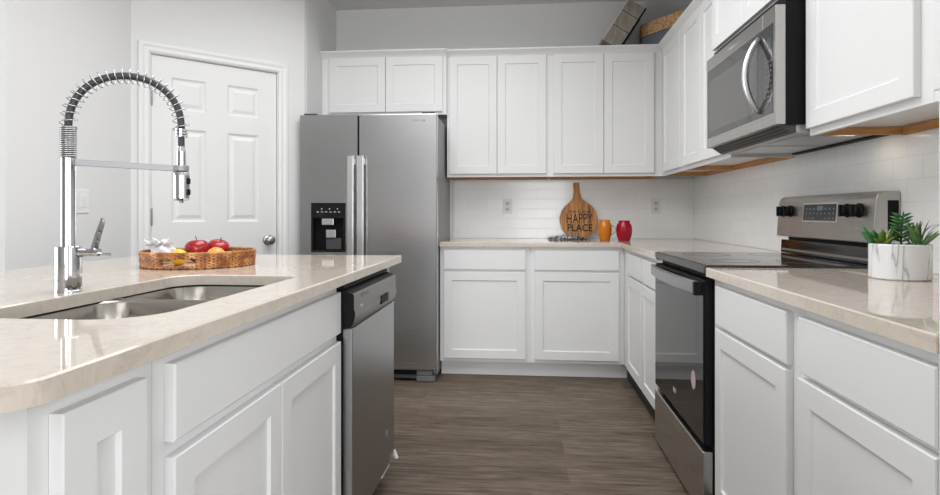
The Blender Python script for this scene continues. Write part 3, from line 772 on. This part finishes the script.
# folded striped cloth
m = M['cloth'] = mat('striped_cloth', (.1, .1, .12), .9)
n, l, b = nt(m)
link_col(m, ramp(m, noise(m, coords(m, (60, 14, 30)), 1.4, 3, .5, 1.0), [(.42, (.012, .018, .04)), (.48, (.03, .045, .08)), (.51, (.75, .75, .75)), (.56, (.02, .03, .055)), (.63, (.75, .75, .75))]))
bm = B(); rings = []
random.seed(5)
for i in range(29):
    s = i / 28; x = -.448 + s * .30
    hh = (.030 * (math.sin(math.pi * min(1, s * 1.02 + .02)) ** .5)) * (1 + .22 * math.sin(s * 38) + .12 * math.sin(s * 71)) * (1 - .25 * s)
    wd = .05 * (.55 + .45 * math.sin(math.pi * (s * .9 + .08)))
    ring = []
    for k in range(20):
        a = 2 * math.pi * k / 20
        ring.append((x + .004 * math.sin(a * 3 + s * 20), .455 + wd * math.cos(a) * (1 + .08 * math.sin(s * 30)), .9150 + max(0, hh * (.5 + .5 * math.sin(a)) * (1 + .10 * math.sin(4 * a + s * 25)))))
    rings.append(ring)
loft(bm, rings)
o = obj('kitchen_towel', bm, m, smooth=True); tag(o, 'crumpled dark blue and white striped cloth lying before the wooden board', 'towel')

# ------------------------------------------------------------ things on top of the cabinets
m = M['crate'] = mat('weathered_wood', (.2, .17, .14), .8)
n, l, b = nt(m); link_col(m, ramp(m, noise(m, coords(m, (30, 5, 6), kind='Object'), 2, 5, .6), [(.3, (.22, .19, .16)), (.7, (.42, .38, .33))]))
m = M['crate_edge'] = mat('pale_wood', (.62, .55, .5), .7)
ct = thing('wooden_crate', 'weathered wooden box tipped on its edge on top of the wall cabinets', 'crate', (.04, .43, 2.287))
CL, CW, CD = .345, .155, .24      # length up the slope, width across, depth in y
def crate_tf(bm): bm.transform(Matrix.Translation((.060, .50, 2.2875)) @ Matrix.Rotation(math.radians(33), 4, 'Y') @ Matrix.Translation((-CW, 0, 0))); return bm
bm = B()
box(bm, .012, CW - .012, -CD / 2, -CD / 2 + .012, .0, CL)             # side facing the room
box(bm, .012, CW - .012, CD / 2 - .012, CD / 2, .0, CL)
box(bm, .012, CW - .012, -CD / 2 + .012, CD / 2 - .012, .0, .012); box(bm, .012, CW - .012, -CD / 2 + .012, CD / 2 - .012, CL - .012, CL)
obj('side_boards', crate_tf(bm), M['crate'], ct)
bm = B(); box(bm, 0, .0115, -CD / 2, CD / 2, 0, CL); obj('bottom_board', crate_tf(bm), M['crate_edge'], ct)
for q in ((-CD / 2 - .003, -CD / 2 + .012), (CD / 2 - .012, CD / 2 + .003)): obj('rim', crate_tf(bx(CW - .0115, CW, *q, 0, CL)), M['black'], ct)
for z in (.13, .25): obj('board_gap', crate_tf(bx(.013, CW - .013, -CD / 2 - .001, -CD / 2 - .0003, z - .002, z + .002)), M['black'], ct)
m = M['weave'] = mat('seagrass', (.5, .3, .14), .8)
n, l, b = nt(m); link_col(m, ramp(m, noise(m, coords(m, (1, 1, 1.6)), 70, 3, .6, 1), [(.38, (.25, .11, .04)), (.48, (.66, .40, .19)), (.65, (.85, .60, .34))]))
m = M['weave_dark'] = mat('grey_weave', (.17, .19, .21), .85)
bk = thing('woven_basket', 'woven basket with tan band and grey base on top of the corner cabinets', 'basket', (.45, .3, 2.287))
BX0, BX1, BY0, BY1 = 0, .41, 0, .19
BTF = Matrix(((.573, .820, 0, .218), (-.820, .573, 0, .521), (0, 0, 1, 0), (0, 0, 0, 1)))
def weave_band(z0, z1, rows, amp, off=0):
    rings = []
    for j in range(rows + 1):
        z = z0 + (z1 - z0) * j / rows
        base = rrect(BX0, BX1, BY0, BY1, z, .035, 14); nn = len(base); cx, cy = (BX0 + BX1) / 2, (BY0 + BY1) / 2; ring = []
        # resample evenly
        Lc = [0]
        for a, b2 in zip(base, base[1:] + base[:1]): Lc.append(Lc[-1] + math.dist(a, b2))
        N = 150; i = 0
        for k in range(N):
            d = Lc[-1] * k / N
            while Lc[i + 1] < d: i += 1
            f = (d - Lc[i]) / max(1e-9, Lc[i + 1] - Lc[i]); p = Vector(base[i]).lerp(Vector(base[(i + 1) % nn]), f)
            s = amp * math.sin(k * math.pi * 2 / 5 + j * math.pi * .9)
            q = (p - Vector((cx, cy, z))).normalized(); p += q * s; p.z += amp * .4 * math.cos(k * 1.3 + j)
            ring.append(p)
        rings.append(ring)
    return rings
bm = B(); loft(bm, weave_band(2.2895, 2.405, 6, .003)); bm.transform(BTF); obj('base_band', bm, M['weave_dark'], bk, smooth=True)
bm = B(); loft(bm, weave_band(2.409, 2.50, 10, .005), cap1=False); bm.transform(BTF); obj('woven_band', bm, M['weave'], bk, smooth=True)

# ------------------------------------------------------------ succulent pot
PX, PY = .452, -2.112
t = thing('succulent_planter', 'round white marble-look pot of succulents on the right counter', 'plant', (PX, PY, .914))
m = M['marble'] = mat('marble_pot', (.75, .75, .75), .25)
n, l, b = nt(m)
v = coords(m, (1, 1, .22)); wn = noise(m, v, 13, 3, .5, 1.2)
link_col(m, ramp(m, wn, [(.0, (.78, .78, .78)), (.45, (.76, .76, .76)), (.48, (.62, .62, .63)), (.495, (.36, .36, .38)), (.505, (.6, .6, .61)), (.54, (.76, .76, .76)), (1, (.8, .8, .8))]))
bm = B(); R_ = .0765
lathe(bm, [(R_ - .004, .9145), (R_, .918), (R_, 1.012), (R_ - .003, 1.016), (R_ - .006, 1.014), (R_ - .007, 1.000)], c=(PX, PY, 0), n=64)
obj('pot', bm, m, t, smooth=False)
bm = B(); lathe(bm, [(R_ - .0075, .996), (R_ - .0075, 1.000), (.01, 1.0015)], c=(PX, PY, 0), n=32); obj('soil', bm, mat('soil', (.04, .03, .02), .95), t)
def leaf(bm, base, az, el, L_, W, curl=0, thick=.25, tip=.0, mi=0, seg=8):
    base = Vector(base); P = []; p = base.copy(); e = el
    for k in range(seg + 1):
        P.append((p.copy(), e)); e2 = e + curl * k / seg / seg * 2
        p += Vector((math.cos(az) * math.cos(e2), math.sin(az) * math.cos(e2), math.sin(e2))) * (L_ / seg); e = e2
    side = Vector((-math.sin(az), math.cos(az), 0)); rings = []
    for k, (q, ee) in enumerate(P):
        s = k / seg; wdt = W * max(.04, (math.sin(math.pi * (.18 + .82 * s) ** 1.1) if s > .25 else .45 + s * 1.6)) / 2
        up = Vector((-math.cos(az) * math.sin(ee), -math.sin(az) * math.sin(ee), math.cos(ee)))
        rings.append([q + side * wdt, q + up * wdt * thick * .3, q - side * wdt, q - up * wdt * thick])
    loft(bm, rings, mi=mi)
def greens(name, a, b2, sc=40):
    m = mat(name, a, .4); link_col(m, ramp(m, noise(m, coords(m), sc, 3), [(.35, a), (.65, b2)])); return m
G1 = greens('leaf_yellowgreen', (.10, .22, .03), (.34, .42, .12)); G2 = greens('leaf_green', (.02, .14, .03), (.06, .26, .06)); G3 = greens('leaf_olive', (.06, .15, .04), (.18, .30, .10)); G4 = greens('leaf_greydark', (.03, .04, .035), (.10, .12, .10))
random.seed(11)
def side_pt(du, dv=0):        # du to the right as seen by the camera, dv away
    return (PX + .855 * du + .518 * dv, PY - .518 * du + .855 * dv)
x, y = side_pt(-.040, -.012)
bm = B()
for k in range(15):
    leaf(bm, (x + random.uniform(-.008, .008), y + random.uniform(-.008, .008), 1.000), k * 2.4, random.uniform(.7, 1.35), random.uniform(.058, .078), .022, -.4)
obj('rosette_succulent', bm, G1, t, smooth=True)['label'] = 'yellow-green rosette at the left of the pot'
bm = B()
for k in range(6): leaf(bm, (x - .006, y + .02, 1.000), 1.9 + k * .42, random.uniform(.8, 1.25), .078, .03, -.4)
obj('broad_leaves', bm, G2, t, smooth=True)
x, y = side_pt(.004, .012)
bm = B(); tube(bm, [(x, y, .998), (x - .002, y, 1.045), (x + .004, y, 1.098)], .003, 8)
for k in range(8):
    z = 1.022 + k * .0102
    for s in (0, math.pi): leaf(bm, (x, y, z), -.55 + s + (k % 2) * .5, .6, .042 - k * .0016, .024, -.6, .5)
leaf(bm, (x + .003, y, 1.094), 0, 1.4, .018, .010)
obj('stem_succulent', bm, G2, t, smooth=True)['label'] = 'upright stem with paired thick leaves'
bm = B()
for k in range(10): leaf(bm, (*side_pt(.0 + random.uniform(-.012, .012), -.03), 1.000), k * .63, random.uniform(.2, .7), .040, .020, -.2, .5)
obj('low_rosette', bm, G3, t, smooth=True)
x, y = side_pt(.044, .0)
bm = B()
for k in range(16): leaf(bm, (x + random.uniform(-.006, .006), y + random.uniform(-.006, .006), 1.000), k * 2.4, random.uniform(.7, 1.45), random.uniform(.07, .095), .016, -.3, .5)
obj('spiky_succulent', bm, G3, t, smooth=True)['label'] = 'spiky aloe-like plant at the right of the pot'
bm = B()
for k in range(12): leaf(bm, (x + random.uniform(-.01, .01), y + random.uniform(-.01, .01), 1.000), k * 2.4 + 1, random.uniform(1.1, 1.45), random.uniform(.10, .12), .0035, -1.5, .6)
obj('grass_blades', bm, G4, t, smooth=True)

# ------------------------------------------------------------ tray of fruit on the island
TX, TY, TR = -1.824, -1.866, .192
m = M['rattan'] = mat('rattan', (.35, .14, .04), .5)
n, l, b = nt(m); link_col(m, ramp(m, noise(m, coords(m), 26, 2, .5), [(.35, (.26, .085, .02)), (.5, (.46, .18, .05)), (.65, (.68, .36, .13))]))
M['rattan_dark'] = mat('rattan_dark', (.15, .05, .012), .5)
tt = thing('woven_tray', 'round rattan tray with cut-out handles on the island top', 'tray', (TX, TY, .914))
bm = B(); NK, NJ = 180, 10; H0, H1 = .9155, .966
th_f = math.radians(-81)
G = []
for j in range(NJ + 1):
    row = []
    for k in range(NK):
        a = 2 * math.pi * k / NK; rr = TR - .006 + .004 * j / NJ + .0035 * math.sin(k * math.pi * 2 / 4 + j * math.pi / 1.6)
        row.append(bm.verts.new((TX + rr * math.cos(a), TY + rr * math.sin(a), H0 + (H1 - H0) * j / NJ)))
    G.append(row)
for j in range(NJ):
    for k in range(NK):
        a = 2 * math.pi * (k + .5) / NK
        cut = any(abs((a - q + math.pi) % (2 * math.pi) - math.pi) < .29 for q in (th_f, th_f + math.pi)) and 2 <= j < 7
        if not cut: bm.faces.new((G[j][k], G[j][(k + 1) % NK], G[j + 1][(k + 1) % NK], G[j + 1][k])).material_index = 1 if (k + 2 * j) % 4 == 0 else 0
side = obj('woven_side', bm, [M['rattan'], M['rattan_dark']], tt, smooth=True, recalc=False)
sm = side.modifiers.new('solidify', 'SOLIDIFY'); sm.thickness = .007; sm.offset = 0
bm = B(); 
P = [(TX + (TR - .002) * math.cos(2 * math.pi * k / 120), TY + (TR - .002) * math.sin(2 * math.pi * k / 120),   .9665 + .0008 * (k % 2)) for k in range(120)]
tube(bm, P, .0052, 8, closed=True); obj('rim', bm, M['rattan'], tt, smooth=True)
bm = B(); P = [(TX + (TR - .006) * math.cos(2 * math.pi * k / 120), TY + (TR - .006) * math.sin(2 * math.pi * k / 120), .9195 + .0006 * (k % 2)) for k in range(120)]
tube(bm, P, .005, 8, closed=True); obj('foot_ring', bm, M['rattan'], tt, smooth=True)
bm = B(); lathe(bm, [(TR - .008, .9155), (TR - .008, .9195), (.01, .9195)], c=(TX, TY, 0), n=64); obj('base', bm, mat('tray_base', (.50, .36, .24), .6), tt)
def view_pt(px, depth):
    lat = (px - 470) / 584.79 * depth; s, c = math.sin(-.0891), math.cos(-.0891)
    return (-.6426 + s * depth + c * lat, -3.9188 + c * depth - s * lat)
def fruit_mat(name, c1, c2, rough=.25, sc=30):
    m = mat(name, c1, rough, coat=.2); link_col(m, ramp(m, noise(m, coords(m, kind='Object'), sc, 3), [(.4, c1), (.65, c2)])); return m
AM = fruit_mat('apple_red', (.30, .006, .012), (.42, .02, .022), .22, 25)
OM = fruit_mat('orange_peel', (.80, .30, .02), (.86, .36, .03), .4, 120)
LM = fruit_mat('lemon_peel', (.85, .52, .02), (.9, .60, .05), .38, 120)
def apple(label, px, depth, zc, R, tilt, turn):
    x, y = view_pt(px, depth)
    t = thing('apple', label, 'apple', (x, y, zc - R), 'apples in the tray')
    prof = [(.02, -.78), (.16, -.86), (.36, -.88), (.60, -.72), (.82, -.42), (.97, -.02), (1.0, .22), (.94, .52), (.76, .78), (.52, .90), (.30, .88), (.12, .76), (.02, .66)]
    bm = B(); lathe(bm, [(r * R, h * R) for r, h in prof], n=28)
    tf = Matrix.Translation((x, y, zc)) @ Matrix.Rotation(turn, 4, 'Z') @ Matrix.Rotation(tilt, 4, 'Y')
    bm.transform(tf); f = obj('flesh', bm, AM, t, smooth=True)
    bm = B(); tube(bm, [(0, 0, .64 * R), (.002, 0, .98 * R), (.008, 0, 1.3 * R)], .0016, 6); bm.transform(tf); obj('stem', bm, mat('stem_brown', (.05, .03, .02), .8), t, smooth=True)
def ball(name, label, cat, grp, px, depth, zc, R, m, lemon=False):
    x, y = view_pt(px, depth); bm = B()
    if lemon: prof = [(.02, -1.3), (.14, -1.27), (.2, -1.16), (.5, -.98), (.8, -.6), (.97, -.2), (1, .1), (.9, .5), (.6, .92), (.3, 1.12), (.12, 1.22), (.02, 1.25)]
    else: prof = [(math.sin(math.pi * k / 14) + .01, -math.cos(math.pi * k / 14) * .96) for k in range(15)]
    lathe(bm, [(r * R, h * R) for r, h in prof], n=28)
    rot = Matrix.Rotation(math.radians(88), 4, 'X') if lemon else Matrix.Rotation(.5, 4, 'X')
    bm.transform((Matrix.Rotation(.5, 4, 'Z') @ rot) if lemon else rot)
    o = obj(name, bm, m, smooth=True); o.location = (x, y, zc); tag(o, label, cat, grp)
ZT = .9197
ball('lemon', 'yellow lemon between the napkin and the front apple in the tray', 'lemon', None, 179, 2.08, ZT + .029, .029, LM, True)
ball('orange', 'orange in front of the back apple in the tray', 'orange', None, 216, 2.085, ZT + .032, .033, OM)
apple('red apple with a long stem in the middle of the tray', 197.5, 2.20, ZT + .004 + .88 * .0445, .0445, .12, 2.6)
apple('red apple behind the orange, right of the other apple', 218, 2.25, ZT + .005 + .90 * .0425, .0425, .3, -.5)
# napkin
random.seed(21); bm = B(); nx, ny = view_pt(163, 2.14)
rings = []
for j in range(13):
    ph = math.pi * j / 12; ring = []
    for k in range(30):
        a = 2 * math.pi * k / 30; f = 1 + .16 * math.sin(5 * a + 3 * ph) + .09 * math.sin(11 * a - 5 * ph)
        ring.append((nx + (.004 + .034 * math.sin(ph)) * f * math.cos(a), ny + (.004 + .04 * math.sin(ph)) * f * math.sin(a),   .962 - .028 * math.cos(ph) * (1 + .1 * math.sin(4 * a))))
    rings.append(ring)
loft(bm, rings)
for k in range(20):
    az = k * 2.4 + random.uniform(-.3, .3)
    leaf(bm, (nx - .022 + random.uniform(-.025, .025), ny + random.uniform(-.015, .015), .986), az, random.uniform(.05, .55), random.uniform(.04, .068), random.uniform(.026, .04), random.uniform(0, .3), .12)
o = obj('napkin', bm, mat('white_paper', (.8, .8, .81), .8), smooth=True)
tag(o, 'crumpled white napkin at the left side of the tray', 'napkin')
